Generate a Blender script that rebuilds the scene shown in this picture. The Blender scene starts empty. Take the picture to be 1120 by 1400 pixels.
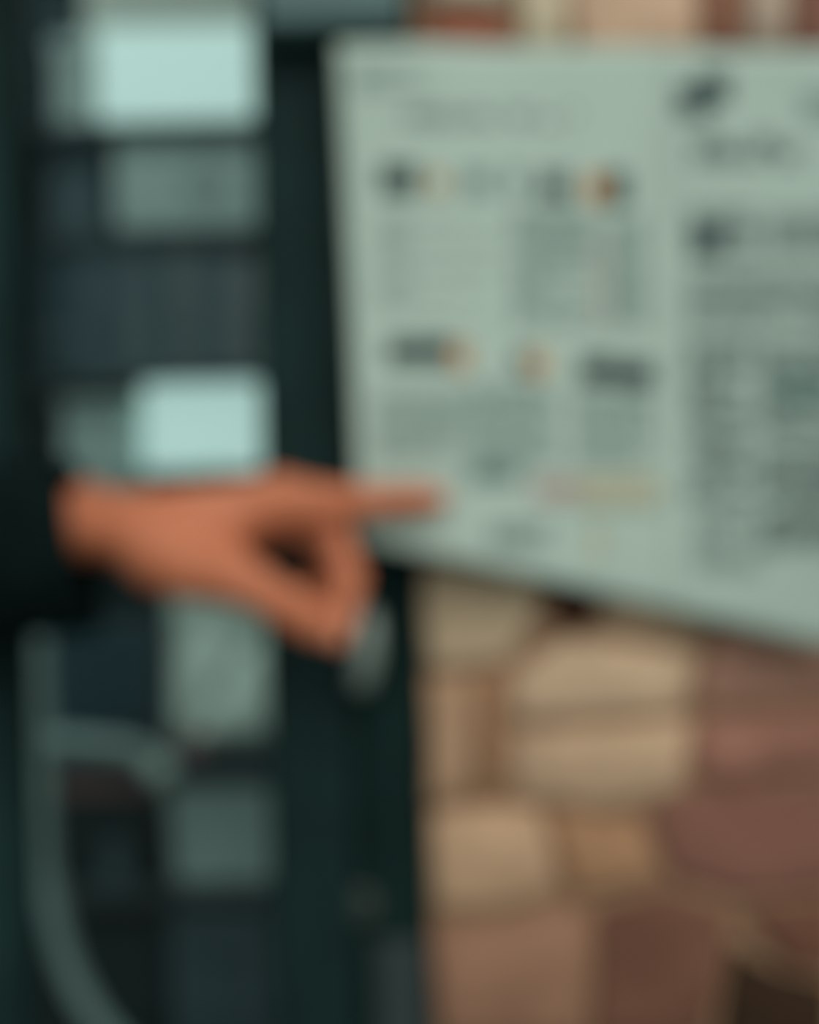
import bpy, bmesh, math, random
import numpy as np
from mathutils import Vector, Matrix

# ------------------------------------------------------------------ camera, world, sun, exposure
SC = bpy.context.scene
COL = SC.collection
K = 0.00043                      # metres per picture pixel at one metre from the lens
ROLL = math.radians(-1.25)       # the picture leans a little
CR = Vector((math.cos(ROLL), 0, math.sin(ROLL)))
CU = Vector((-math.sin(ROLL), 0, math.cos(ROLL)))
CAM = Vector((0, -1.0, 1.5))
cam = bpy.data.objects.new('camera', bpy.data.cameras.new('camera'))
COL.objects.link(cam)
cam.matrix_world = Matrix(((CR.x, CU.x, 0, CAM.x), (CR.y, CU.y, -1, CAM.y), (CR.z, CU.z, 0, CAM.z), (0, 0, 0, 1)))
cam.data.sensor_fit = 'VERTICAL'
cam.data.sensor_height = 24.0
cam.data.lens = 24.0 / (1400 * K)
cam.data.clip_start = 0.02
cam.data.dof.use_dof = True      # the photograph is out of focus everywhere: lens set to its closest distance
cam.data.dof.focus_distance = 0.15
cam.data.dof.aperture_fstop = 8.6
SC.camera = cam

world = bpy.data.worlds.new('overcast_sky')
SC.world = world
world.use_nodes = True
bg = world.node_tree.nodes['Background']
bg.inputs['Color'].default_value = (0.80, 1.0, 0.96, 1)
bg.inputs['Strength'].default_value = 0.44

sun = bpy.data.objects.new('sun', bpy.data.lights.new('sun', 'SUN'))
COL.objects.link(sun)
sun.data.energy = 1.85
sun.data.angle = math.radians(50)
sun.data.color = (1.0, 0.97, 0.90)
sun.rotation_euler = Vector((-0.22, 0.84, -0.66)).to_track_quat('-Z', 'Y').to_euler()

SC.view_settings.view_transform = 'Standard'
SC.view_settings.look = 'None'
SC.view_settings.gamma = 1.0
SC.view_settings.use_curve_mapping = False
SC.view_settings.exposure = 0.0

# ------------------------------------------------------------------ helpers
rng = random.Random(7)


def P(px, py, y=0.0):
    """the point at depth y that stands where picture pixel (px, py) looks"""
    d = 1.0 + y
    return CAM + Vector((0, d, 0)) + CR * ((px - 560) * K * d) + CU * ((700 - py) * K * d)


def lin(r, g, b):
    return tuple(((c / 255) / 12.92 if c / 255 <= 0.04045 else ((c / 255 + 0.055) / 1.055) ** 2.4) for c in (r, g, b))


def mat(name, col, rough=0.8, spec=0.3, noise=0.0, scale=40, bump=0.0, bscale=200, metal=0.0, col2=None):
    m = bpy.data.materials.new(name)
    m.use_nodes = True
    nt = m.node_tree
    b = nt.nodes['Principled BSDF']
    b.inputs['Base Color'].default_value = (*col, 1)
    b.inputs['Roughness'].default_value = rough
    b.inputs['Specular IOR Level'].default_value = spec
    b.inputs['Metallic'].default_value = metal
    tc = nt.nodes.new('ShaderNodeTexCoord')
    if noise > 0 or col2:
        n = nt.nodes.new('ShaderNodeTexNoise')
        n.inputs['Scale'].default_value = scale
        n.inputs['Detail'].default_value = 5
        nt.links.new(tc.outputs['Object'], n.inputs['Vector'])
        r = nt.nodes.new('ShaderNodeValToRGB')
        c2 = col2 if col2 else tuple(min(1, c * (1 + noise)) for c in col)
        c1 = tuple(c * (1 - noise) for c in col)
        r.color_ramp.elements[0].position = 0.32
        r.color_ramp.elements[1].position = 0.68
        r.color_ramp.elements[0].color = (*c1, 1)
        r.color_ramp.elements[1].color = (*c2, 1)
        nt.links.new(n.outputs['Fac'], r.inputs['Fac'])
        nt.links.new(r.outputs['Color'], b.inputs['Base Color'])
    if bump > 0:
        n2 = nt.nodes.new('ShaderNodeTexNoise')
        n2.inputs['Scale'].default_value = bscale
        n2.inputs['Detail'].default_value = 4
        nt.links.new(tc.outputs['Object'], n2.inputs['Vector'])
        bp = nt.nodes.new('ShaderNodeBump')
        bp.inputs['Strength'].default_value = bump
        bp.inputs['Distance'].default_value = 0.002
        nt.links.new(n2.outputs['Fac'], bp.inputs['Height'])
        nt.links.new(bp.outputs['Normal'], b.inputs['Normal'])
    return m


def emis(name, col, strength):
    m = mat(name, (0.8, 0.8, 0.8))
    b = m.node_tree.nodes['Principled BSDF']
    b.inputs['Base Color'].default_value = (0.3, 0.33, 0.32, 1)
    b.inputs['Specular IOR Level'].default_value = 0.1
    b.inputs['Emission Color'].default_value = (*col, 1)
    b.inputs['Emission Strength'].default_value = strength
    return m


def obj(name, bm, m, parent=None, smooth=False):
    me = bpy.data.meshes.new(name)
    bmesh.ops.recalc_face_normals(bm, faces=bm.faces)
    bm.to_mesh(me)
    bm.free()
    me.materials.append(m)
    if smooth:
        for p in me.polygons:
            p.use_smooth = True
    o = bpy.data.objects.new(name, me)
    COL.objects.link(o)
    if parent:
        o.parent = parent
        o.matrix_parent_inverse = parent.matrix_basis.inverted()
    return o


def thing(name, label, cat, loc=(0, 0, 0), group=None):
    o = bpy.data.objects.new(name, None)
    o.empty_display_size = 0.05
    COL.objects.link(o)
    o.location = loc
    tag(o, label, cat, group)
    return o


def tag(o, label, cat, group=None):
    o['label'] = label
    o['category'] = cat
    if group:
        o['group'] = group
    return o


def structure(o, label=None):
    o['kind'] = 'structure'
    if label:
        o['label'] = label
    return o


def add_box(bm, lo, hi, bev=0.0, seg=2):
    r = bmesh.ops.create_cube(bm, size=1.0)
    vs = r['verts']
    for v in vs:
        v.co = Vector([(lo[i] + hi[i]) / 2 + v.co[i] * (hi[i] - lo[i]) for i in range(3)])
    if bev > 0:
        es = {e for v in vs for e in v.link_edges}
        bmesh.ops.bevel(bm, geom=list(es), offset=bev, segments=seg, affect='EDGES', profile=0.6)
    return bm


def box(lo, hi, bev=0.0, seg=2):
    return add_box(bmesh.new(), lo, hi, bev, seg)


def add_tube(bm, pts, rad, n=14, cap=True):
    pts = [Vector(p) for p in pts]
    rads = rad if isinstance(rad, (list, tuple)) else [rad] * len(pts)
    rings = []
    prev = None
    for i, p in enumerate(pts):
        t = (pts[min(i + 1, len(pts) - 1)] - pts[max(i - 1, 0)]).normalized()
        a = prev if prev else (Vector((0, 1, 0)) if abs(t.y) < 0.9 else Vector((1, 0, 0)))
        a = (a - t * a.dot(t)).normalized()
        prev = a
        b = t.cross(a)
        rings.append([bm.verts.new(p + (a * math.cos(2 * math.pi * k / n) + b * math.sin(2 * math.pi * k / n)) * rads[i]) for k in range(n)])
    for r0, r1 in zip(rings, rings[1:]):
        for k in range(n):
            bm.faces.new((r0[k], r0[(k + 1) % n], r1[(k + 1) % n], r1[k]))
    if cap:
        bm.faces.new(rings[0])
        bm.faces.new(rings[-1])
    return bm


def smooth_path(pts, sub=8):
    pts = [Vector(p) for p in pts]
    out = []
    for i in range(len(pts) - 1):
        p0, p1, p2, p3 = pts[max(i - 1, 0)], pts[i], pts[i + 1], pts[min(i + 2, len(pts) - 1)]
        for s in range(sub):
            t = s / sub
            out.append(0.5 * ((2 * p1) + (p2 - p0) * t + (2 * p0 - 5 * p1 + 4 * p2 - p3) * t * t + (3 * p1 - p0 - 3 * p2 + p3) * t ** 3))
    out.append(pts[-1])
    return out


# ------------------------------------------------------------------ materials
M = {}
M['paint'] = mat('dark_green_black_paint', (0.0075, 0.024, 0.0235), rough=0.6, spec=0.10, noise=0.25, scale=15, bump=0.1)
M['paint_dull'] = mat('dull_dark_paint', (0.006, 0.019, 0.0175), rough=0.7, spec=0.06, noise=0.25, scale=15)
M['plate'] = mat('grey_blue_metal', lin(84, 110, 110), rough=0.5, spec=0.3, noise=0.2, scale=9)
M['panel'] = mat('matt_dark_panel', (0.006, 0.016, 0.015), rough=1.0, spec=0.0)
M['ball'] = mat('pale_grey_ball', (0.45, 0.54, 0.50), rough=0.6, spec=0.2)
M['steel'] = mat('pale_brushed_steel', (0.27, 0.33, 0.30), rough=0.4, spec=0.4, metal=0.3)
M['mortar'] = mat('tan_mortar', lin(148, 116, 92), rough=0.95, spec=0.1, noise=0.15, scale=25, bump=0.6, bscale=90)
M['paving'] = mat('grey_paving', (0.2, 0.21, 0.2), rough=0.9, noise=0.2, scale=8, bump=0.3)
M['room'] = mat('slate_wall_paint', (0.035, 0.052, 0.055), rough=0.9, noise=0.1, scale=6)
M['room_pale'] = mat('pale_wall_paint', (0.5, 0.56, 0.5), rough=0.9, noise=0.06, scale=6)
M['shelf'] = mat('dark_slate_shelf_board', (0.032, 0.052, 0.055), rough=0.6, noise=0.2, scale=12)
M['paper'] = mat('grey_green_newsprint', lin(177, 193, 183), rough=0.95, spec=0.05, noise=0.05, scale=14, bump=0.15, bscale=60)
M['ink'] = mat('faded_black_ink', lin(60, 76, 78), rough=0.95, spec=0.05)
M['ink_dark'] = mat('dark_ink', lin(38, 56, 58), rough=0.95, spec=0.05)
M['ink_soft'] = mat('soft_grey_ink', lin(112, 132, 126), rough=0.95, spec=0.05)
M['ink_orange'] = mat('orange_ink', lin(190, 136, 84), rough=0.95, spec=0.05)
M['ink_tan'] = mat('tan_ink', lin(178, 172, 148), rough=0.95, spec=0.05)
M['ink_rose'] = mat('rose_ink', lin(168, 148, 140), rough=0.95, spec=0.05)
M['cloth'] = mat('black_wool_cloth', (0.0045, 0.010, 0.0098), rough=1.0, spec=0.02, noise=0.3, scale=60, bump=0.4, bscale=500)
M['skin'] = mat('warm_skin', lin(198, 114, 80), rough=0.5, spec=0.25, noise=0.10, scale=38, bump=0.25, bscale=420, col2=lin(206, 125, 92))
b = M['skin'].node_tree.nodes['Principled BSDF']
b.inputs['Subsurface Weight'].default_value = 0.12
b.inputs['Subsurface Radius'].default_value = (0.006, 0.002, 0.001)
M['nail'] = mat('pink_nail', lin(226, 152, 126), rough=0.3, spec=0.45)
M['navy'] = mat('navy_board', (0.014, 0.046, 0.062), rough=0.6, noise=0.1)
M['slate'] = mat('slate_blue_board', (0.05, 0.085, 0.10), rough=0.7, noise=0.1)
M['grey'] = mat('mid_grey_board', (0.36, 0.45, 0.43), rough=0.75, noise=0.06)
M['greyfab'] = mat('pale_grey_fabric', (0.68, 0.78, 0.71), rough=1.0, spec=0.05, noise=0.1, scale=30, bump=0.3, bscale=300)
M['pale'] = mat('pale_grey_card', (0.35, 0.43, 0.39), rough=0.85, noise=0.08)
M['tube'] = mat('pale_grey_tube', (0.30, 0.39, 0.37), rough=0.5, spec=0.3, noise=0.08)
M['red'] = mat('dull_red_card', (0.27, 0.14, 0.14), rough=0.8, noise=0.1)
M['dark'] = mat('near_black_green_plastic', (0.006, 0.020, 0.019), rough=0.9, spec=0.15)
M['lit'] = emis('lit_diffuser', lin(186, 214, 206), 0.80)
M['shade'] = emis('lit_lamp_shade', lin(186, 214, 206), 0.86)

g = bpy.data.materials.new('clear_pane_glass')
g.use_nodes = True
nt = g.node_tree
nt.nodes.clear()
out = nt.nodes.new('ShaderNodeOutputMaterial')
mix = nt.nodes.new('ShaderNodeMixShader')
tr = nt.nodes.new('ShaderNodeBsdfTransparent')
tr.inputs['Color'].default_value = (0.90, 0.96, 0.955, 1)
gl = nt.nodes.new('ShaderNodeBsdfGlossy')
gl.inputs['Roughness'].default_value = 0.02
fr = nt.nodes.new('ShaderNodeFresnel')
fr.inputs['IOR'].default_value = 1.22
nt.links.new(fr.outputs[0], mix.inputs[0])
nt.links.new(tr.outputs[0], mix.inputs[1])
nt.links.new(gl.outputs[0], mix.inputs[2])
nt.links.new(mix.outputs[0], out.inputs['Surface'])
M['glass'] = g

# ------------------------------------------------------------------ the setting


def X(px, y):
    return P(px, 700, y).x


fl = structure(obj('floor', box((-4, -4, -0.1), (4, 2.4, 0.0)), M['paving']))
# --- shop room behind the glass
YB = 0.78
wb = structure(obj('wall_back', box((-1.6, YB, 0.0), (0.1, YB + 0.1, 2.9)), M['room_pale']))
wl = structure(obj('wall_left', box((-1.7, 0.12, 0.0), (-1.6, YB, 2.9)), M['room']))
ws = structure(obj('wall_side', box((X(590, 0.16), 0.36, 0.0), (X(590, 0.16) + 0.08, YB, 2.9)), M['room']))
ce = structure(obj('ceiling', box((-1.7, 0.12, 2.9), (0.1, YB + 0.1, 3.0)), M['room_pale']))

cl_ = thing('added_fill_strip', 'added unseen strip fixture over the inside of the door, fill light for the shelves', 'lamp', (X(200, 0.14), 0.13, 2.44))
obj('housing', box((X(200, 0.14) - 0.4, 0.125, 2.435), (X(200, 0.14) + 0.4, 0.175, 2.47), 0.004), M['pale'], cl_)
for sx in (-0.3, 0.3):
    obj('hanger', box((X(200, 0.14) + sx - 0.006, 0.144, 2.47), (X(200, 0.14) + sx + 0.006, 0.156, 2.9), 0.002), M['steel'], cl_)
la = bpy.data.objects.new('tube_light', bpy.data.lights.new('tube_light', 'AREA'))  # fill light added out of view to brighten the shelf fronts
COL.objects.link(la)
la.data.shape = 'RECTANGLE'
la.data.size, la.data.size_y = 0.76, 0.04
la.data.energy = 5
la.data.color = (0.95, 1.0, 0.98)
la.location = (X(200, 0.14), 0.155, 2.43)
la.rotation_euler = (math.radians(22), 0, 0)
la.parent = cl_
la.matrix_parent_inverse = cl_.matrix_basis.inverted()
# --- door with a glass pane
door = bpy.data.objects.new('door_1', None)
COL.objects.link(door)
door.location = (X(200, 0.05), 0.05, 0)
structure(door, 'dark green-black door with a tall glass pane left of the stone wall')
YD = 0.03
st = obj('stile', box((X(366, YD), YD, 0.02), (X(474, YD), YD + 0.05, 2.38), 0.004), M['paint'], door)
obj('bead', box((X(420, YD), YD - 0.004, 0.1), (X(446, YD), YD + 0.01, 2.3), 0.003), M['paint'], st)
obj('stile', box((X(-260, YD), YD, 0.02), (X(18, YD), YD + 0.05, 2.38), 0.004), M['paint'], door)
obj('rail', box((X(18, YD), YD + 0.002, 0.02), (X(366, YD), YD + 0.048, 0.3), 0.004), M['paint'], door)
obj('rail', box((X(18, YD), YD + 0.002, 2.2), (X(366, YD), YD + 0.048, 2.38), 0.004), M['paint'], door)
obj('pane', box((X(12, YD), 0.056, 0.28), (X(372, YD), 0.060, 2.22)), M['glass'], door)
# glazing beads round the pane
obj('glazing_bead', box((X(357, YD), YD + 0.012, 0.3), (X(367, YD), 0.055, 2.2), 0.002), M['paint_dull'], door)
obj('glazing_bead', box((X(17, YD), YD + 0.012, 0.3), (X(23, YD), 0.055, 2.2), 0.002), M['paint_dull'], door)

frame = bpy.data.objects.new('trim_1', None)
COL.objects.link(frame)
frame.location = (X(525, 0.05), 0.05, 0)
structure(frame, 'dark door jamb with a pale pull handle and small lock between door and stone wall')
YJ = 0.042
obj('jamb', box((X(478, YJ), YJ, 0.0), (X(576, YJ), YJ + 0.10, 2.42), 0.004), M['paint_dull'], frame)
obj('jamb', box((X(-340, YJ), YJ, 0.0), (X(-264, YJ), YJ + 0.10, 2.42), 0.004), M['paint_dull'], frame)
obj('header', box((X(-340, YJ), YJ - 0.002, 2.39), (X(576, YJ), YJ + 0.10, 2.55), 0.004), M['paint_dull'], frame)
zt = P(460, 30, 0.012).z
pl = obj('grey_plate', box((X(372, 0.012), 0.012, zt), (X(568, 0.012), 0.029, zt + 0.16), 0.003), M['plate'], frame)
obj('plate_lip', box((X(372, 0.008), 0.006, zt - 0.012), (X(568, 0.008), 0.029, zt - 0.001), 0.002), M['paint_dull'], frame)
# pale pull handle on the jamb
h = bmesh.new()
hp = smooth_path([P(500, 842, YJ), P(502, 846, 0.016), P(503, 858, 0.008), P(502, 890, 0.006), P(497, 918, 0.010), P(494, 930, 0.018), P(494, 933, YJ)])
add_tube(h, hp, [0.0072] * len(hp), 12)
hd = obj('pull_handle', h, M['steel'], frame, True)
h = bmesh.new()
c = P(495, 1235, YJ)
add_tube(h, [c + Vector((0, 0.002, 0)), c + Vector((0, -0.007, 0)), c + Vector((0, -0.008, 0))], [0.010, 0.010, 0.0085], 20)
lk = obj('lock_cylinder', h, mat('dull_bronze', (0.05, 0.06, 0.05), rough=0.4, metal=0.4), frame)
obj('key_slot', box(c + Vector((-0.001, -0.0088, -0.005)), c + Vector((0.001, -0.0078, 0.005))), M['dark'], lk)
zl = P(525, 1285, YJ).z
obj('kick_plate', box((X(500, YJ), YJ - 0.003, 0.05), (X(572, YJ), YJ + 0.002, zl), 0.002), mat('dark_slate_plate', (0.022, 0.036, 0.038), rough=0.5), frame)

# --- rubble stone wall on the right
wall = structure(obj('wall_right', box((X(580, 0.035), 0.036, 0.0), (1.6, 0.35, 2.9)), M['mortar']), 'tan and red-brown rubble stone wall behind the newspaper')
stones = [  # light falloff across the wall put into colour: stones darker towards lower right
    ([(580, 770), (718, 770), (738, 826), (694, 902), (586, 914)], (196, 174, 142)),  # colour lightened to cancel the newspaper's shade falling here
    ([(742, 790), (834, 794), (816, 842), (788, 872), (760, 848)], (66, 42, 33)),
    ([(842, 790), (985, 800), (960, 880), (845, 866), (806, 852)], (166, 144, 116)),
    ([(702, 922), (772, 872), (850, 880), (952, 896), (934, 972), (694, 984)], (186, 160, 130)),
    ([(972, 884), (1006, 800), (1140, 800), (1140, 958), (950, 970)], (158, 120, 105)),
    ([(582, 926), (646, 922), (640, 1090), (585, 1098)], (172, 140, 110)),
    ([(655, 930), (686, 915), (688, 1084), (652, 1090)], (150, 116, 90)),
    ([(702, 1000), (822, 992), (942, 984), (932, 1080), (830, 1108), (702, 1090)], (182, 154, 124)),
    ([(958, 986), (1140, 974), (1140, 1052), (1000, 1072), (950, 1070)], (146, 104, 92)),
    ([(590, 1112), (650, 1104), (738, 1106), (762, 1208), (700, 1242), (592, 1240)], (184, 152, 120)),
    ([(752, 1108), (824, 1124), (872, 1116), (902, 1194), (782, 1226)], (164, 126, 98)),
    ([(886, 1110), (944, 1084), (1140, 1068), (1140, 1216), (1010, 1226), (922, 1200)], (122, 86, 76)),
    ([(592, 1264), (696, 1262), (770, 1240), (806, 1250), (794, 1420), (600, 1420)], (140, 106, 88)),
    ([(818, 1244), (908, 1214), (998, 1246), (964, 1420), (808, 1420)], (108, 76, 64)),
    ([(1012, 1246), (1140, 1232), (1140, 1330), (1070, 1316)], (104, 72, 60)),
    ([(1000, 1290), (1060, 1326), (1140, 1348), (1140, 1450), (980, 1450)], (50, 38, 30)),
    # the strip above the newspaper
    ([(582, 18), (640, 12), (692, 24), (700, 80), (586, 80)], (150, 98, 80)),
    ([(578, -60), (690, -60), (694, 8), (640, -2), (582, 6)], (178, 172, 150)),
    ([(708, -60), (770, -60), (776, 80), (710, 80)], (190, 178, 150)),
    ([(784, -60), (950, -60), (956, 80), (790, 80)], (196, 166, 138)),
    ([(964, -60), (1014, -60), (1010, 80), (968, 80)], (134, 94, 80)),
    ([(1024, -60), (1078, -60), (1074, 80), (1020, 80)], (176, 158, 138)),
    ([(1088, -60), (1180, -60), (1180, 80), (1084, 80)], (132, 94, 82)),
]
# the wall goes on outside the frame
for r_ in range(9):
    y0 = 90 + r_ * 150
    for c_ in range(3):
        x0 = 1160 + c_ * 190 + (r_ % 2) * 40
        stones.append(([(x0, y0 + 6), (x0 + 178, y0), (x0 + 182, y0 + 138), (x0 + 4, y0 + 142)], (150 - 14 * (r_ > 5), 112, 95)))
YS = 0.036
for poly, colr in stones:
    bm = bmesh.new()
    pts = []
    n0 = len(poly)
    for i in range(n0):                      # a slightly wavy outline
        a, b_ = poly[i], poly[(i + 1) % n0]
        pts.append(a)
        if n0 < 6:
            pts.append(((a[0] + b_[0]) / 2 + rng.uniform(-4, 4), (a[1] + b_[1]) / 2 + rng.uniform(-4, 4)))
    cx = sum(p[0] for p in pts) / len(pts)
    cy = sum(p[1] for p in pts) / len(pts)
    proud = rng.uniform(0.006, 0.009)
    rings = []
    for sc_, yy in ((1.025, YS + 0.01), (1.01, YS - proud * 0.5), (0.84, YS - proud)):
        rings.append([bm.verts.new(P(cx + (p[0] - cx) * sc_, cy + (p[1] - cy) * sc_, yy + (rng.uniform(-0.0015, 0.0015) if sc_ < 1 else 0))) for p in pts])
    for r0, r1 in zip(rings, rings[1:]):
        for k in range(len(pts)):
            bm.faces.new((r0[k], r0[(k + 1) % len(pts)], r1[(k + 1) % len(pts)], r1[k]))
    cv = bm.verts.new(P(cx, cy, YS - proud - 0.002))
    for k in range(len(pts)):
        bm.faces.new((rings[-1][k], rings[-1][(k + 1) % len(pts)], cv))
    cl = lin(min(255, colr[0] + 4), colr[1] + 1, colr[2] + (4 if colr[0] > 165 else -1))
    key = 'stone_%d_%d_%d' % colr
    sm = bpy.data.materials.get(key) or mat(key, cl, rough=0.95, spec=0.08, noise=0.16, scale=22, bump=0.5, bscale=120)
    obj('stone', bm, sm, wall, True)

# ------------------------------------------------------------------ shelving unit and what stands on it, seen through the glass
YF, YK = 0.46, 0.60            # front and back of the boards
unit = thing('shelving_unit', 'dark slate shelving unit standing behind the glass door pane', 'shelves', (X(200, YF), YF, 0))
xl, xr = X(-230, YF), X(430, YF)
zs = {}
for key, py in (('a', 165), ('b', 314), ('c', 506), ('d', 668), ('e', 1036), ('f', 1218)):
    z = P(205, py, YF).z
    zs[key] = z
    obj('shelf', box((xl, YF, z - 0.010), (xr, YK, z), 0.002), M['shelf'], unit)
obj('back_panel', box((xl, YK, 0.0), (xr, YK + 0.012, zs['a'])), M['shelf'], unit)
obj('side_panel', box((xl - 0.014, YF, 0.0), (xl, YK + 0.012, zs['a'] + 0.02), 0.002), M['shelf'], unit)
obj('side_panel', box((xr, YF, 0.0), (xr + 0.014, YK + 0.012, zs['a'] + 0.02), 0.002), M['shelf'], unit)
obj('upper_side_panel', box((xl - 0.013, YF - 0.012, zs['c'] + 0.0005), (X(58, YF), YF - 0.0005, zs['a'] + 0.22), 0.002), M['panel'], unit)
zs['g'] = zs['f'] - 0.36
obj('shelf', box((xl, YF, zs['g'] - 0.01), (xr, YK, zs['g']), 0.002), M['shelf'], unit)


def span(px0, px1, py, z0, y0, y1):
    a, b_ = P(px0, py, y0), P(px1, py, y0)
    return (a.x, y0, z0), (b_.x, y1, a.z)


def simple_box(name, label, cat, px0, px1, py, key, y0, y1, m, bev=0.003, lid=None, group=None, z0=None):
    lo, hi = span(px0, px1, py, zs[key] if z0 is None else z0, y0, y1)
    t = thing(name, label, cat, ((lo[0] + hi[0]) / 2, (y0 + y1) / 2, lo[2]), group)
    if lid:
        lh = lid[0]
        obj('body', box(lo, (hi[0], hi[1], hi[2] - lh), bev), m, t)
        obj('lid', box((lo[0] - 0.002, lo[1] - 0.002, hi[2] - lh + 0.0004), (hi[0] + 0.002, hi[1] + 0.002, hi[2]), min(bev, lh / 3)), lid[1], t)
    else:
        obj('body', box(lo, hi, bev), m, t)
    return t, lo, hi


# top board: lit panel and a pale box
lo, hi = span(124, 405, 32, zs['a'], 0.475, 0.53)
t = thing('light_box', 'wide glowing white light box standing on the topmost shelf', 'lamp', ((lo[0] + hi[0]) / 2, 0.5, lo[2]))
obj('housing', box((lo[0], lo[1] + 0.006, lo[2]), hi, 0.004), M['pale'], t)
obj('diffuser', box((lo[0] + 0.004, lo[1], lo[2] + 0.004), (hi[0] - 0.004, lo[1] + 0.0055, hi[2] - 0.004), 0.002), M['lit'], t)
simple_box('file_box', 'tall dark slate file box at the left end of the topmost shelf', 'box', 40, 90, -70, 'a', 0.50, 0.58, M['navy'], lid=(0.03, M['navy']))
simple_box('file_box', 'mid-grey upright box between dark file box and glowing light box', 'box', 70, 121, 50, 'a', 0.48, 0.57, M['grey'], lid=(0.016, M['grey']))

# second board: grey cabinet, small boxes
lo, hi = span(152, 405, 182, zs['b'], 0.47, 0.585)
t = thing('wall_cabinet', 'plain mid-grey two-door cabinet below the light box', 'cabinet', ((lo[0] + hi[0]) / 2, 0.52, lo[2]))
obj('body', box((lo[0], lo[1] + 0.008, lo[2]), hi, 0.002), M['grey'], t)
mx = (lo[0] + hi[0]) / 2
for s in (-1, 1):
    d_ = obj('door', box((lo[0] + 0.002 if s < 0 else mx + 0.001, lo[1], lo[2] + 0.003), (mx - 0.001 if s < 0 else hi[0] - 0.002, lo[1] + 0.0078, hi[2] - 0.003), 0.0015), M['grey'], t)
    kb = bmesh.new()
    cc = Vector((mx + s * 0.012, lo[1], (lo[2] + hi[2]) / 2))
    add_tube(kb, [cc, cc + Vector((0, -0.006, 0)), cc + Vector((0, -0.009, 0))], [0.003, 0.005, 0.0035], 10)
    obj('knob', kb, M['steel'], d_, True)
_, lo, hi = simple_box('storage_box', 'dull slate box under a navy one, left of the grey cabinet', 'box', 62, 138, 232, 'b', 0.475, 0.58, M['slate'])
simple_box('storage_box', 'flat navy box lying on a slate box left of the grey cabinet', 'box', 58, 142, 186, 'b', 0.473, 0.58, M['navy'], z0=hi[2])

# third board: a row of dark books
px = 52
bcols = [(0.020, 0.052, 0.068), (0.07, 0.105, 0.122), (0.105, 0.135, 0.152), (0.042, 0.078, 0.095), (0.14, 0.17, 0.17)]
bmats = [mat('book_cloth_%s' % n_, c_, rough=0.8, noise=0.1) for n_, c_ in zip(('navy', 'slate', 'grey', 'ink', 'ash'), bcols)]
pmat = mat('book_page_edges', (0.35, 0.36, 0.32), rough=0.9)
order = [0, 0, 1, 3, 2, 3, 4, 1, 2, 4, 1]
for k, bi in enumerate(order):
    w = rng.uniform(26, 33)
    lo, hi = span(px, px + w, rng.choice((330, 338, 348, 342)), zs['c'], 0.470, 0.57)
    t = thing('book', ('dark cloth-bound book, %s in the row under the grey cabinet' % (['leftmost'] + [n_ + ' from the left' for n_ in ('second', 'third', 'fourth', 'fifth', 'sixth', 'seventh', 'eighth', 'ninth', 'tenth', 'eleventh')])[k]), 'book', ((lo[0] + hi[0]) / 2, 0.52, lo[2]), 'dark books on the third shelf')
    bm = bmesh.new()
    th = 0.0018
    add_box(bm, lo, (lo[0] + th, hi[1], hi[2]))
    add_box(bm, (hi[0] - th, lo[1], lo[2]), hi)
    add_box(bm, (lo[0], lo[1] - 0.003, lo[2]), (hi[0], lo[1] + 0.0015, hi[2]), 0.001)
    obj('cover', bm, bmats[bi], t)
    obj('pages', box((lo[0] + th, lo[1] + 0.002, lo[2] + 0.002), (hi[0] - th, hi[1] - 0.003, hi[2] - 0.003)), pmat, t)
    obj('spine_band', box((lo[0] - 0.0003, lo[1] - 0.0036, lo[2] + 0.03), (hi[0] + 0.0003, lo[1] - 0.0028, lo[2] + 0.036)), bmats[(bi + 2) % 5], t)
    px += w + 1

# fourth board: a lit table lamp and a grey box
lo, hi = span(186, 378, 518, zs['d'], 0.475, 0.575)
cx, cy = (lo[0] + hi[0]) / 2, 0.53
t = thing('table_lamp', 'table lamp with a glowing white drum shade behind the pointing hand', 'lamp', (cx, cy, zs['d']))
bm = bmesh.new()
rx, ry = (hi[0] - lo[0]) / 2, 0.055
zt_, zb_ = hi[2], P(280, 640, 0.5).z
rings = []
for (f, z) in ((0.97, zt_), (1.0, zt_ - 0.004), (1.03, zb_ + 0.004), (1.0, zb_), (0.95, zb_ + 0.002), (0.93, zt_ - 0.002)):
    rr = []
    for k in range(40):
        a = 2 * math.pi * k / 40
        ca, sa = math.cos(a), math.sin(a)
        q = (abs(ca) ** 4 + abs(sa) ** 4) ** -0.25      # rounded-square shade
        rr.append(bm.verts.new((cx + ca * q * rx * f, cy + sa * q * ry * f, z)))
    rings.append(rr)
for r0, r1 in zip(rings, rings[1:] + rings[:1]):
    for k in range(40):
        bm.faces.new((r0[k], r0[(k + 1) % 40], r1[(k + 1) % 40], r1[k]))
obj('lamp_shade', bm, M['shade'], t, True)
bm = bmesh.new()
add_tube(bm, [(cx, cy, zs['d']), (cx, cy, zs['d'] + 0.006), (cx, cy, zs['d'] + 0.009)], [0.035, 0.034, 0.012], 28)
obj('base', bm, M['dark'], t, True)
obj('stem', add_tube(bmesh.new(), [(cx, cy, zs['d'] + 0.008), (cx, cy, zt_ - 0.03)], 0.004, 12), M['steel'], t, True)
br = bmesh.new()
bmesh.ops.create_uvsphere(br, u_segments=16, v_segments=10, radius=0.018)
bmesh.ops.translate(br, verts=br.verts, vec=(cx, cy, zt_ - 0.03))
obj('bulb', br, emis('lit_bulb', (0.9, 1.0, 0.96), 1.5), t, True)
simple_box('storage_box', 'mid-grey box left of the glowing lamp shade above the hand', 'box', 84, 172, 545, 'd', 0.475, 0.58, M['grey'], lid=(0.014, M['grey']))

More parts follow.
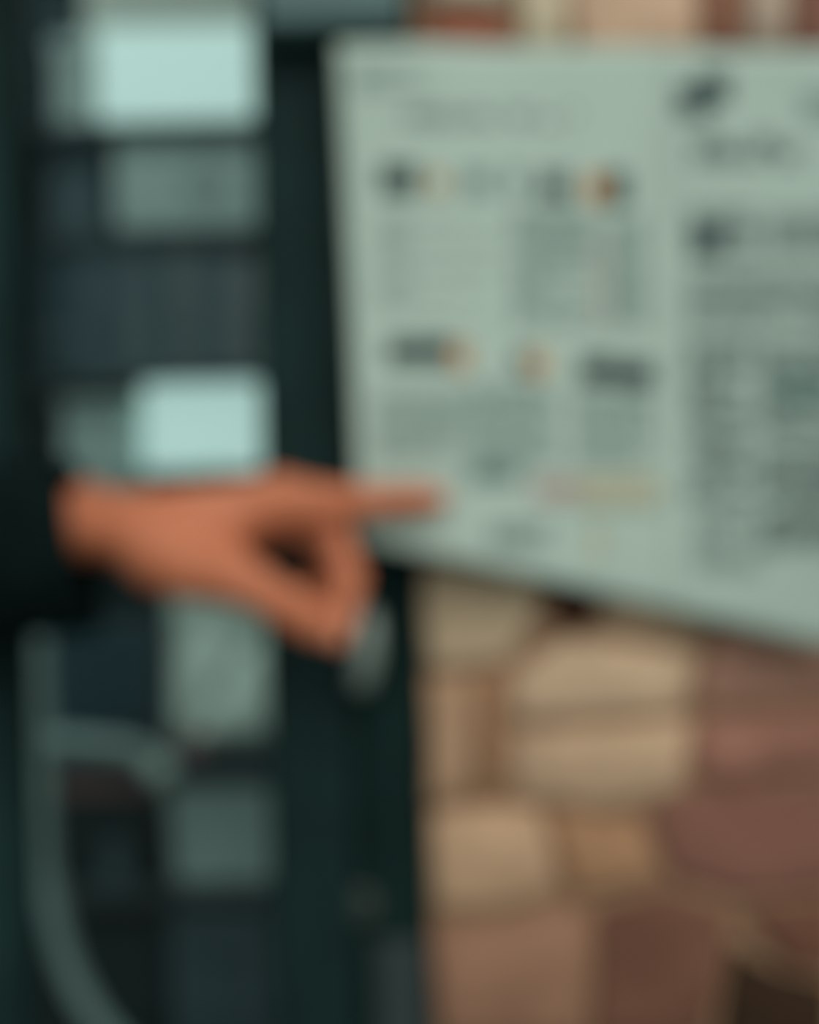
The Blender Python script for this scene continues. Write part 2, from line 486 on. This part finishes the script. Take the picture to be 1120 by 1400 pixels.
# fifth board: navy screen, pale cushion, small tin
lo, hi = span(68, 212, 858, zs['e'], 0.48, 0.50)
t = thing('screen', 'dark navy flat screen under the sleeve, left of the pale cushion', 'screen', ((lo[0] + hi[0]) / 2, 0.52, zs['e']))
obj('bezel', box((lo[0], lo[1], lo[2] + 0.02), hi, 0.003), M['navy'], t)
obj('display', box((lo[0] + 0.006, lo[1] - 0.001, lo[2] + 0.028), (hi[0] - 0.006, lo[1] + 0.001, hi[2] - 0.006)), mat('unlit_screen', (0.013, 0.044, 0.06), rough=0.45, spec=0.2), t)
obj('neck', box(((lo[0] + hi[0]) / 2 - 0.012, 0.50, lo[2] + 0.004), ((lo[0] + hi[0]) / 2 + 0.012, 0.512, lo[2] + 0.06), 0.002), M['navy'], t)
obj('foot', box(((lo[0] + hi[0]) / 2 - 0.04, 0.47, lo[2]), ((lo[0] + hi[0]) / 2 + 0.04, 0.54, lo[2] + 0.005), 0.002), M['navy'], t)
# cushion leaning on the back panel
bm = bmesh.new()
N = 18
ca, cb = P(226, 800, 0.52), P(392, 1012, 0.50)
W, H = cb.x - ca.x, ca.z - zs['e']
grid = {}
for side in (1, -1):
    for i in range(N + 1):
        for j in range(N + 1):
            u, v = i / N * 2 - 1, j / N * 2 - 1
            e = (1 - u ** 4) * (1 - v ** 4)
            th = 0.034 * max(e, 0) ** 0.5
            th -= side * 0.013 * math.exp(-((u * 0.7 - v * 0.6 - 0.12) ** 2) / 0.01) * max(e, 0)      # the slanting crease
            pin = 1 - 0.06 * (1 - abs(u * v))
            x = ca.x + W / 2 + u * W / 2 * (1 - 0.05 * (1 - abs(v) ** 2) * 0.3)
            z = zs['e'] + 0.001 + H / 2 + v * H / 2 * (1 - 0.04 * (1 - abs(u) ** 2))
            y = 0.512 + 0.03 * (v + 1) / 2 - side * th
            edge = i in (0, N) or j in (0, N)
            if edge and side == -1:
                grid[(side, i, j)] = grid[(1, i, j)]
            else:
                grid[(side, i, j)] = bm.verts.new((x, y, z))
    for i in range(N):
        for j in range(N):
            try:
                bm.faces.new([grid[(side, a, b_)] for a, b_ in ((i, j), (i + 1, j), (i + 1, j + 1), (i, j + 1))])
            except ValueError:
                pass
edge_loop = [grid[(1, i, 0)].co.copy() for i in range(N)] + [grid[(1, N, j)].co.copy() for j in range(N)] + [grid[(1, N - i, N)].co.copy() for i in range(N)] + [grid[(1, 0, N - j)].co.copy() for j in range(N + 1)]
cu = thing('cushion', 'plump pale grey cushion propped up below the pointing hand', 'cushion', (ca.x + W / 2, 0.54, zs['e']))
cv_ = obj('cover', bm, M['greyfab'], cu, True)
obj('piping', add_tube(bmesh.new(), edge_loop, 0.0016, 8), M['pale'], cv_, True)


def tin(name, label, cat, px, py_top, py_bot, y, zbase, r, m, lid_m):
    c_ = P(px, py_top, y)
    t_ = thing(name, label, cat, (c_.x, y, zbase))
    hgt = c_.z - zbase
    obj('can', add_tube(bmesh.new(), [(c_.x, y, zbase), (c_.x, y, zbase + hgt * 0.8)], r, 24), m, t_, False)
    obj('lid', add_tube(bmesh.new(), [(c_.x, y, zbase + hgt * 0.8 + 0.0004), (c_.x, y, zbase + hgt * 0.97), (c_.x, y, zbase + hgt)], [r * 1.04, r * 1.04, r * 0.95], 24), lid_m, t_, False)
    return t_


tin('tin', 'tiny dull red tin in front of the pale cushion', 'tin', 266, 1008, 1040, 0.478, zs['e'], 0.012, M['red'], M['red'])

# sixth board: red-lidded box, grey tub, navy tin
simple_box('lidded_box', 'dark box with a dull red lid behind the pale bent tube', 'box', 82, 206, 1056, 'f', 0.49, 0.585, M['dark'], lid=(0.022, M['red']))
lo, hi = span(226, 392, 1060, zs['f'], 0.475, 0.585)
t = thing('storage_tub', 'grey storage tub with a rim on the lower shelf right of the red-lidded box', 'tub', ((lo[0] + hi[0]) / 2, 0.53, lo[2]))
bm = bmesh.new()
vs = []
for (sx, sz) in ((0.90, lo[2]), (1.0, hi[2] - 0.012)):
    mx, hw = (lo[0] + hi[0]) / 2, (hi[0] - lo[0]) / 2 * sx
    my, hy = 0.53, 0.055 * sx
    vs.append([bm.verts.new((mx + a * hw, my + b_ * hy, sz)) for a, b_ in ((-1, -1), (1, -1), (1, 1), (-1, 1))])
for k in range(4):
    bm.faces.new((vs[0][k], vs[0][(k + 1) % 4], vs[1][(k + 1) % 4], vs[1][k]))
bm.faces.new(vs[0])
bm.faces.new(vs[1])
bmesh.ops.bevel(bm, geom=list(bm.edges), offset=0.004, segments=2, affect='EDGES')
obj('body', bm, M['grey'], t)
obj('rim', box((lo[0] - 0.004, 0.471, hi[2] - 0.0115), (hi[0] + 0.004, 0.589, hi[2]), 0.003), M['slate'], t)
tin('tin', 'small round navy tin in front of the red-lidded box', 'tin', 160, 1150, 1215, 0.476, zs['f'], 0.0125, M['slate'], M['slate'])

# lowest board in view: slate drawer unit, dark crate
lo, hi = span(230, 392, 1246, zs['g'], 0.475, 0.585)
t = thing('drawer_unit', 'slate-blue drawer unit on the lowest shelf beside the door frame', 'drawers', ((lo[0] + hi[0]) / 2, 0.53, lo[2]))
obj('body', box((lo[0], lo[1] + 0.008, lo[2]), hi, 0.002), M['slate'], t)
nd = 4
dh = (hi[2] - lo[2]) / nd
for k in range(nd):
    d_ = obj('drawer', box((lo[0] + 0.003, lo[1], lo[2] + k * dh + 0.002), (hi[0] - 0.003, lo[1] + 0.0078, lo[2] + (k + 1) * dh - 0.002), 0.0015), M['slate'], t)
    obj('drawer_pull', box((mx - 0.02, lo[1] - 0.006, lo[2] + (k + 0.5) * dh - 0.003), (mx + 0.02, lo[1] - 0.0002, lo[2] + (k + 0.5) * dh + 0.003), 0.0015), M['navy'], d_)
lo, hi = span(84, 222, 1262, zs['g'], 0.475, 0.585)
t = thing('crate', 'near-black slatted crate on the lowest shelf behind the curved tube', 'crate', ((lo[0] + hi[0]) / 2, 0.53, lo[2]))
obj('inner_shell', box((lo[0] + 0.004, lo[1] + 0.004, lo[2]), (hi[0] - 0.004, hi[1] - 0.004, hi[2] - 0.01)), M['dark'], t)
ns = 6
sh = (hi[2] - lo[2]) / ns
for k in range(ns):
    obj('slat', box((lo[0], lo[1], lo[2] + k * sh + 0.003), (hi[0], lo[1] + 0.0038, lo[2] + (k + 1) * sh - 0.003), 0.001), M['dark'], t)

# bent pale tube in front of the shelves
YT = 0.40
t = thing('tube_rail', 'bent pale grey tube rail with a side bar and ball end', 'rail', (P(50, 1400, YT).x, YT, 0))
up = smooth_path([P(46, 850, YT), P(50, 900, YT), P(54, 1000, YT), P(57, 1100, YT), P(62, 1190, YT), P(78, 1270, YT), P(102, 1340, YT), P(145, 1410, YT), P(220, 1480, YT), P(300, 1530, YT)])
obj('upright', add_tube(bmesh.new(), up, 0.0105, 16), M['tube'], t, True)
e_ = Vector((P(300, 1530, YT).x, YT, 0))
obj('post', add_tube(bmesh.new(), smooth_path([P(296, 1529, YT), P(330, 1550, YT), Vector((P(345, 1600, YT).x, YT, P(345, 1600, YT).z)), Vector((P(345, 1600, YT).x, YT, 0.0))]), 0.0105, 16), M['tube'], t, True)
sb = obj('side_bar', add_tube(bmesh.new(), smooth_path([P(56, 1012, YT), P(120, 1016, YT - 0.004), P(180, 1024, YT - 0.006), P(214, 1044, YT - 0.004)]), [0.0085] * 25, 14), M['tube'], t, True)
bm = bmesh.new()
bmesh.ops.create_uvsphere(bm, u_segments=20, v_segments=12, radius=0.0135)
bmesh.ops.translate(bm, verts=bm.verts, vec=P(220, 1054, YT - 0.004))
obj('ball_end', bm, M['ball'], sb, True)

# ------------------------------------------------------------------ newspaper spread
GUT = 914


def page_depth(px, py):
    """how far the sheet stands from the wall plane"""
    u = (px - 460) / (GUT - 460)
    v = (py - 62) / (760)
    if px <= GUT:
        uu = min(max(u, 0), 1)
        y = -0.020 + 0.020 * uu * uu * (3 - 2 * uu) - (0.006 + 0.006 * v) * math.sin(math.pi * uu) ** 2
    else:
        w = (px - GUT) / 230
        y = 0.000 - 0.014 * w * w - 0.026 * max(v, 0) * w ** 1.4
    return y - 0.006 * max(v, 0) + 0.020


def edge_top(px):
    return 60 + 8 * (px - 460) / 660 + 2.0 * math.sin(px * 0.02)


def edge_bottom(px):
    return 742 + (px - 490) * (0.205 + 0.00002 * (px - 490)) - 3 * math.sin((px - 490) / 420 * math.pi)


def edge_left(t):
    return 460 + 30 * t + 3 * math.sin(t * 3)


def sheet(x0f, x1f, nu, nv):
    bm = bmesh.new()
    g_ = []
    for j in range(nv + 1):
        t_ = j / nv
        row = []
        for i in range(nu + 1):
            s = i / nu
            x = x0f(t_) + (x1f(t_) - x0f(t_)) * s
            y = edge_top(x) + (edge_bottom(x) - edge_top(x)) * t_
            row.append(bm.verts.new(P(x, y, page_depth(x, y))))
        g_.append(row)
    for j in range(nv):
        for i in range(nu):
            bm.faces.new((g_[j][i], g_[j][i + 1], g_[j + 1][i + 1], g_[j + 1][i]))
    return bm


def thicken(o, th=0.0003):
    m_ = o.modifiers.new('thickness', 'SOLIDIFY')
    m_.thickness = th
    m_.offset = 0
    return o


news = thing('newspaper', 'open pale grey newspaper of printed columns spread out before the stone wall', 'newspaper', P(800, 780, 0.03))
pgl = thicken(obj('left_page', sheet(edge_left, lambda t_: GUT, 40, 40), M['paper'], news, True))
pgr = thicken(obj('right_page', sheet(lambda t_: GUT, lambda t_: 1230, 30, 40), M['paper'], news, True))


def print_rects(name, rects, m, page, stuff=False, off=0.0006):
    bm = bmesh.new()
    for (x0, y0, x1, y1) in rects:
        nu = max(1, int((x1 - x0) / 22))
        nv = max(1, int((y1 - y0) / 26))
        g_ = [[bm.verts.new(P(x0 + (x1 - x0) * i / nu, y0 + (y1 - y0) * j / nv + (0.02 * (x0 + (x1 - x0) * i / nu - 690)), 0)) for i in range(nu + 1)] for j in range(nv + 1)]
        for j in range(nv + 1):
            for i in range(nu + 1):
                xx = x0 + (x1 - x0) * i / nu
                yy = y0 + (y1 - y0) * j / nv
                yd = yy
                g_[j][i].co = P(xx, yd, page_depth(xx, yd) - off)
        for j in range(nv):
            for i in range(nu):
                bm.faces.new((g_[j][i], g_[j][i + 1], g_[j + 1][i + 1], g_[j + 1][i]))
    o = obj(name, bm, m, page)
    if stuff:
        o['kind'] = 'stuff'
    return o


def text_rects(x0, y0, x1, y1, lh=11, ink=5, slope=0.0, fill=0.8):
    out_ = []
    y = y0
    while y < y1:
        x = x0
        end = x1 if rng.random() < 0.85 else x0 + (x1 - x0) * rng.uniform(0.4, 0.9)
        while x < end - 4:
            w = rng.uniform(6, 24)
            w = min(w, end - x)
            if rng.random() < fill:
                yy = y + slope * (x - x0)
                out_.append((x, yy, x + w, yy + ink))
            x += w + 3.5
        y += lh
    return out_


# left page
print_rects('masthead', text_rects(486, 92, 572, 122, 12, 7), M['ink_soft'], pgl, True)
print_rects('headline', text_rects(556, 150, 795, 168, 11, 6, 0.005), M['ink'], pgl, True)
for r_, m_ in (((519, 225, 572, 266), 'ink_dark'), ((584, 234, 613, 266), 'ink_tan'), ((634, 233, 672, 264), 'ink_soft'),
               ((696, 232, 714, 264), 'ink_soft'), ((738, 236, 780, 272), 'ink'), ((802, 238, 828, 276), 'ink_orange'), ((828, 234, 858, 282), 'ink_dark'),
               ((528, 464, 618, 497), 'ink_dark'), ((618, 470, 641, 505), 'ink_orange'), ((704, 478, 722, 510), 'ink'), ((724, 480, 748, 514), 'ink_orange'),
               ((793, 487, 842, 525), 'ink_dark'), ((846, 492, 894, 530), 'ink_dark'),
               ((592, 240, 605, 258), 'ink_orange'), ((790, 652, 902, 690), 'ink_tan'), ((728, 654, 790, 684), 'ink_rose'),
               ((640, 632, 712, 662), 'ink_soft'), ((818, 320, 825, 452), 'ink_rose'), ((808, 720, 826, 760), 'ink_tan')):
    print_rects('picture', [r_], M[m_], pgl, off=0.0006 if r_ != (592, 240, 605, 258) else 0.0009)
for args, ik in (((518, 290, 566, 425, 10, 3.5), 'ink_soft'), ((700, 286, 812, 450, 7.5, 4), 'ink_soft'), ((832, 300, 886, 450, 7.5, 4), 'ink_soft'), ((512, 535, 640, 625, 8, 4), 'ink_soft'),
                 ((644, 524, 762, 640, 7.5, 4), 'ink_soft'), ((784, 538, 896, 640, 7.5, 4), 'ink_soft'), ((672, 718, 756, 746, 9, 5), 'ink'), ((576, 300, 680, 450, 34, 2.5), 'ink_soft'),
                 ((520, 660, 625, 700, 22, 3), 'ink_soft'), ((780, 690, 900, 700, 8, 3), 'ink_soft')):
    print_rects('text_column', text_rects(*args, fill=0.95), M[ik], pgl, True)

# right page
print_rects('emblem', [(926, 118, 970, 160), (955, 98, 998, 142)], M['ink'], pgr)
print_rects('headline', text_rects(950, 182, 1092, 222, 14, 10, 0.02), M['ink'], pgr, True)
print_rects('headline', text_rects(1098, 128, 1180, 158, 14, 9), M['ink_soft'], pgr, True)
for args in ((940, 286, 1044, 350, 9, 5), (1052, 290, 1200, 350, 9, 4.5), (940, 372, 1200, 450, 9, 4), (940, 466, 1032, 690, 9, 5.5),
             (1040, 466, 1200, 600, 9, 5), (1040, 612, 1200, 752, 9, 5.5), (950, 700, 1036, 780, 11, 4.5)):
    print_rects('text_column', text_rects(*args, fill=0.92), M['ink'], pgr, True)
print_rects('picture', [(946, 308, 990, 352)], M['ink'], pgr, off=0.0009)
print_rects('picture', [(1058, 505, 1140, 562)], M['ink_soft'], pgr, off=0.0009)

# ------------------------------------------------------------------ the hand (one continuous surface grown from a distance field)


def J(px, py, y):
    p = P(px, py, y)
    return np.array((p.x, p.y, p.z))


def cone(A, B, ra, rb, pts):
    """distance to a rounded cone from A to B"""
    ba = B - A
    L2 = ba.dot(ba)
    h_ = np.clip(((pts - A) @ ba) / L2, 0, 1)
    d_ = np.linalg.norm(pts - A - h_[:, None] * ba, axis=1)
    return d_ - (ra + (rb - ra) * h_)


def smin(a, b_, k):
    h_ = np.clip(0.5 + 0.5 * (b_ - a) / k, 0, 1)
    return b_ * (1 - h_) + a * h_ - k * h_ * (1 - h_)


def chain(js, pts, k=0.004):
    d_ = None
    for (A, ra), (B, rb) in zip(js, js[1:]):
        c_ = cone(A, B, ra, rb, pts)
        d_ = c_ if d_ is None else smin(d_, c_, k)
    return d_


YH = -0.0545
idx = [(J(385, 688, YH + 0.010), 0.0142), (J(430, 689, YH + 0.015), 0.0122), (J(495, 685, YH + 0.024), 0.0093), (J(535, 683, YH + 0.030), 0.0081), (J(566, 682, YH + 0.034), 0.0077), (J(599, 682, YH + 0.037), 0.0064)]
mid = [(J(384, 700, YH + 0.026), 0.0140), (J(456, 729, YH + 0.026), 0.0097), (J(479, 792, YH + 0.020), 0.0085), (J(469, 847, YH + 0.011), 0.0073)]
rng_f = [(J(366, 716, YH + 0.040), 0.0130), (J(444, 718, YH + 0.046), 0.0095), (J(463, 786, YH + 0.040), 0.0078), (J(452, 838, YH + 0.030), 0.0068)]
pky = [(J(344, 728, YH + 0.050), 0.0120), (J(422, 722, YH + 0.064), 0.0085), (J(450, 772, YH + 0.060), 0.0075), (J(424, 812, YH + 0.048), 0.0065)]
thb = [(J(222, 758, YH + 0.002), 0.0175), (J(262, 774, YH - 0.006), 0.0172), (J(316, 788, YH - 0.014), 0.0142), (J(345, 800, YH - 0.015), 0.0120), (J(395, 830, YH - 0.014), 0.0112), (J(428, 850, YH - 0.010), 0.0104), (J(459, 865, YH - 0.004), 0.0082)]
palm = [
    (J(-260, 728, YH + 0.010), J(95, 716, YH + 0.012), 0.025, 0.0170),
    (J(95, 716, YH + 0.012), J(170, 720, YH + 0.012), 0.0170, 0.0162),
    (J(-260, 728, YH + 0.030), J(170, 722, YH + 0.026), 0.024, 0.0165),
    (J(165, 718, YH + 0.010), J(385, 686, YH + 0.012), 0.0165, 0.0140),
    (J(165, 720, YH + 0.022), J(382, 700, YH + 0.026), 0.0170, 0.0140),
    (J(165, 722, YH + 0.030), J(366, 716, YH + 0.040), 0.0165, 0.0135),
    (J(165, 728, YH + 0.034), J(344, 728, YH + 0.050), 0.0155, 0.0125),
    (J(180, 726, YH + 0.010), J(225, 754, YH + 0.004), 0.0170, 0.0175),
    (J(225, 754, YH + 0.004), J(300, 774, YH - 0.006), 0.0175, 0.0145),
    (J(215, 740, YH + 0.006), J(325, 716, YH + 0.008), 0.0190, 0.0120),
    (J(240, 758, YH + 0.020), J(318, 742, YH + 0.030), 0.0165, 0.0120),
]
lo_b = np.array((P(-270, 700, YH).x, -0.125, P(0, 960, YH).z))
hi_b = np.array((P(625, 700, YH).x, 0.035, P(0, 600, YH).z))
VX = 0.0016
dims = np.ceil((hi_b - lo_b) / VX).astype(int) + 1
ax = [lo_b[i] + VX * np.arange(dims[i]) for i in range(3)]
GX, GY, GZ = np.meshgrid(*ax, indexing='ij')
pts = np.stack([GX.ravel(), GY.ravel(), GZ.ravel()], 1)
pd = None
for A, B, ra, rb in palm:
    c_ = cone(A, B, ra, rb, pts)
    pd = c_ if pd is None else smin(pd, c_, 0.010)
# tendons and knuckles raised a little on the back of the hand
up_ = np.array((0, -0.55, 0.83))
for f_, s_ in ((idx, (170, 716, YH + 0.010)), (mid, (170, 718, YH + 0.020)), (rng_f, (170, 722, YH + 0.030))):
    A = J(*s_) + up_ * 0.0155
    B = f_[0][0] + up_ * (f_[0][1] - 0.0015)
    pd = smin(pd, cone(A, B, 0.0012, 0.0026, pts), 0.006)
    pd = smin(pd, np.linalg.norm(pts - (f_[0][0] + up_ * 0.0085), axis=1) - 0.0078, 0.006)
# ulnar bump at the wrist
pd = smin(pd, np.linalg.norm(pts - (J(125, 700, YH + 0.036) + up_ * 0.0105), axis=1) - 0.0085, 0.012)
tot = None
for f_, kk in ((idx, 0.010), (mid, 0.007), (rng_f, 0.007), (pky, 0.007), (thb, 0.012)):
    fd = chain(f_, pts)
    # shallow joint creases
    q = smin(pd, fd, kk)
    tot = q if tot is None else np.minimum(tot, q)
F = tot.reshape(dims)


def surface_nets(F, lo, vx):
    S = F < 0
    nx, ny, nz = F.shape
    acc = np.zeros((nx - 1, ny - 1, nz - 1, 3))
    cnt = np.zeros((nx - 1, ny - 1, nz - 1))
    corners = [(i, j, k) for i in (0, 1) for j in (0, 1) for k in (0, 1)]

    def sub(A, o):
        return A[o[0]:nx - 1 + o[0], o[1]:ny - 1 + o[1], o[2]:nz - 1 + o[2]]
    for a in corners:
        for axis in range(3):
            if a[axis] == 0:
                b__ = list(a)
                b__[axis] = 1
                fa, fb = sub(F, a), sub(F, b__)
                cr = (fa < 0) != (fb < 0)
                den = np.where(cr, fa - fb, 1.0)
                t_ = np.where(cr, fa / den, 0)
                for d_ in range(3):
                    acc[..., d_] += np.where(cr, a[d_] + (t_ if d_ == axis else 0), 0)
                cnt += cr
    act = cnt > 0
    ids = -np.ones(act.shape, int)
    ids[act] = np.arange(act.sum())
    cells = np.argwhere(act)
    V = lo + vx * (cells + acc[act] / cnt[act][:, None])
    faces = []
    for axis in range(3):
        sl0 = [slice(None)] * 3
        sl1 = [slice(None)] * 3
        sl0[axis] = slice(0, -1)
        sl1[axis] = slice(1, None)
        cr = np.argwhere(S[tuple(sl0)] != S[tuple(sl1)])
        o1, o2 = (axis + 1) % 3, (axis + 2) % 3
        ok = (cr[:, o1] > 0) & (cr[:, o2] > 0) & (cr[:, o1] < F.shape[o1] - 1) & (cr[:, o2] < F.shape[o2] - 1)
        cr = cr[ok]
        e1 = np.zeros(3, int)
        e1[o1] = 1
        e2 = np.zeros(3, int)
        e2[o2] = 1
        q_ = np.stack([ids[tuple((cr - e1 - e2).T)], ids[tuple((cr - e2).T)], ids[tuple(cr.T)], ids[tuple((cr - e1).T)]], 1)
        ins = S[tuple(cr.T)]
        q_[~ins] = q_[~ins][:, ::-1]
        faces.append(q_)
    return V, np.concatenate(faces)


V, Q = surface_nets(F, lo_b, VX)
me = bpy.data.meshes.new('person')
me.from_pydata(V.tolist(), [], Q.tolist())
me.materials.append(M['skin'])
for p in me.polygons:
    p.use_smooth = True
me.update()
person = bpy.data.objects.new('person', me)
COL.objects.link(person)
sm_ = person.modifiers.new('smooth', 'SMOOTH')
sm_.factor = 0.5
sm_.iterations = 4
tag(person, 'left hand in a black sleeve pointing its index finger at the newspaper', 'person')


def nail(center, along, normal, ln, wd):
    bm_ = bmesh.new()
    al = Vector(along).normalized()
    nn = Vector(normal)
    nn = (nn - al * nn.dot(al)).normalized()
    si = al.cross(nn)
    n_, m_ = 8, 8
    g2 = []
    for i in range(n_ + 1):
        row = []
        for j in range(m_ + 1):
            u, v = i / n_ * 2 - 1, j / m_ * 2 - 1
            # disc-like square mapping with a curved plate
            du = u * math.sqrt(1 - v * v / 2)
            dv = v * math.sqrt(1 - u * u / 2)
            row.append(bm_.verts.new(Vector(center) + al * du * ln / 2 + si * dv * wd / 2 - nn * (0.0022 * dv * dv + 0.0010 * du * du)))
        g2.append(row)
    for i in range(n_):
        for j in range(m_):
            bm_.faces.new((g2[i][j], g2[i + 1][j], g2[i + 1][j + 1], g2[i][j + 1]))
    o = obj('fingernail', bm_, M['nail'], person, True)
    thicken(o, 0.0007)
    return o


def vec(a):
    return Vector(tuple(a))


ti = vec(idx[-1][0] - idx[-2][0]).normalized()
ni = Vector((0, -0.62, 0.78))
nail(vec(idx[-1][0]) - ti * 0.0010 + ni * 0.0064, ti, ni, 0.011, 0.0092)
tt = vec(thb[-1][0] - thb[-2][0]).normalized()
nt_ = Vector((0.15, -0.80, -0.55)).normalized()
nail(vec(thb[-1][0]) - tt * 0.0010 + nt_ * 0.0083, tt, nt_, 0.014, 0.0125)
tm = vec(mid[-1][0] - mid[-2][0]).normalized()
nm = Vector((0.80, -0.35, -0.1)).normalized()
nm = (nm - tm * nm.dot(tm)).normalized()
nail(vec(mid[-1][0]) - tm * 0.0005 + nm * 0.0073, tm, nm, 0.011, 0.0095)
tr_ = vec(rng_f[-1][0] - rng_f[-2][0]).normalized()
nr = Vector((-0.3, 0.5, -0.8))
nr = (nr - tr_ * nr.dot(tr_)).normalized()
nail(vec(rng_f[-1][0]) + nr * 0.0072, tr_, nr, 0.010, 0.0085)

# sleeve: open tube with folds and a turned hem
bm = bmesh.new()
secs = [(116, 748, 0.048, 0.040), (100, 748, 0.0495, 0.041), (60, 750, 0.0500, 0.042), (20, 752, 0.0515, 0.043), (-40, 756, 0.054, 0.046), (-120, 764, 0.058, 0.050), (-220, 772, 0.062, 0.054), (-330, 780, 0.066, 0.058)]
fine = []
for (a, b_) in zip(secs, secs[1:]):
    for s in range(5):
        fine.append(tuple(a[i] + (b_[i] - a[i]) * s / 5 for i in range(4)))
fine.append(secs[-1])
NR = 48
outer, inner = [], []
for k, (px, py, rz, ry) in enumerate(fine):
    ro, ri = [], []
    tilt = max(0, 1 - k / 6)
    for q in range(NR):
        a = 2 * math.pi * q / NR
        fold = 1 + (0.035 * math.sin(3 * a + k * 0.55) * math.sin(k * 0.5 + a) + 0.018 * math.sin(7 * a - k * 0.9)) * min(1, k / 3)
        for lst, f in ((ro, 1.0), (ri, 0.955)):
            c_ = P(px - math.sin(a) * 16 * tilt, py, YH + 0.012)
            lst.append(bm.verts.new((c_.x, c_.y + math.cos(a) * ry * fold * f, c_.z + math.sin(a) * rz * fold * f)))
    outer.append(ro)
    inner.append(ri)
for L_ in (outer, inner):
    for r0, r1 in zip(L_, L_[1:]):
        for q in range(NR):
            bm.faces.new((r0[q], r0[(q + 1) % NR], r1[(q + 1) % NR], r1[q]))
for a_, b_ in ((outer[0], inner[0]), (outer[-1], inner[-1])):
    for q in range(NR):
        bm.faces.new((a_[q], a_[(q + 1) % NR], b_[(q + 1) % NR], b_[q]))
sl = obj('sleeve', bm, M['cloth'], person, True)
hem = bmesh.new()
ringp = [(outer[0][q].co if False else None) for q in range(0)]
px, py, rz, ry = fine[2]
hp = []
for q in range(41):
    a = 2 * math.pi * q / 40
    c_ = P(px - math.sin(a) * 16 * (1 - 2 / 6), py, YH + 0.012)
    hp.append((c_.x, c_.y + math.cos(a) * ry * 1.015, c_.z + math.sin(a) * rz * 1.015))
add_tube(hem, hp, 0.0012, 8, cap=False)
obj('hem_seam', hem, M['cloth'], sl, True)
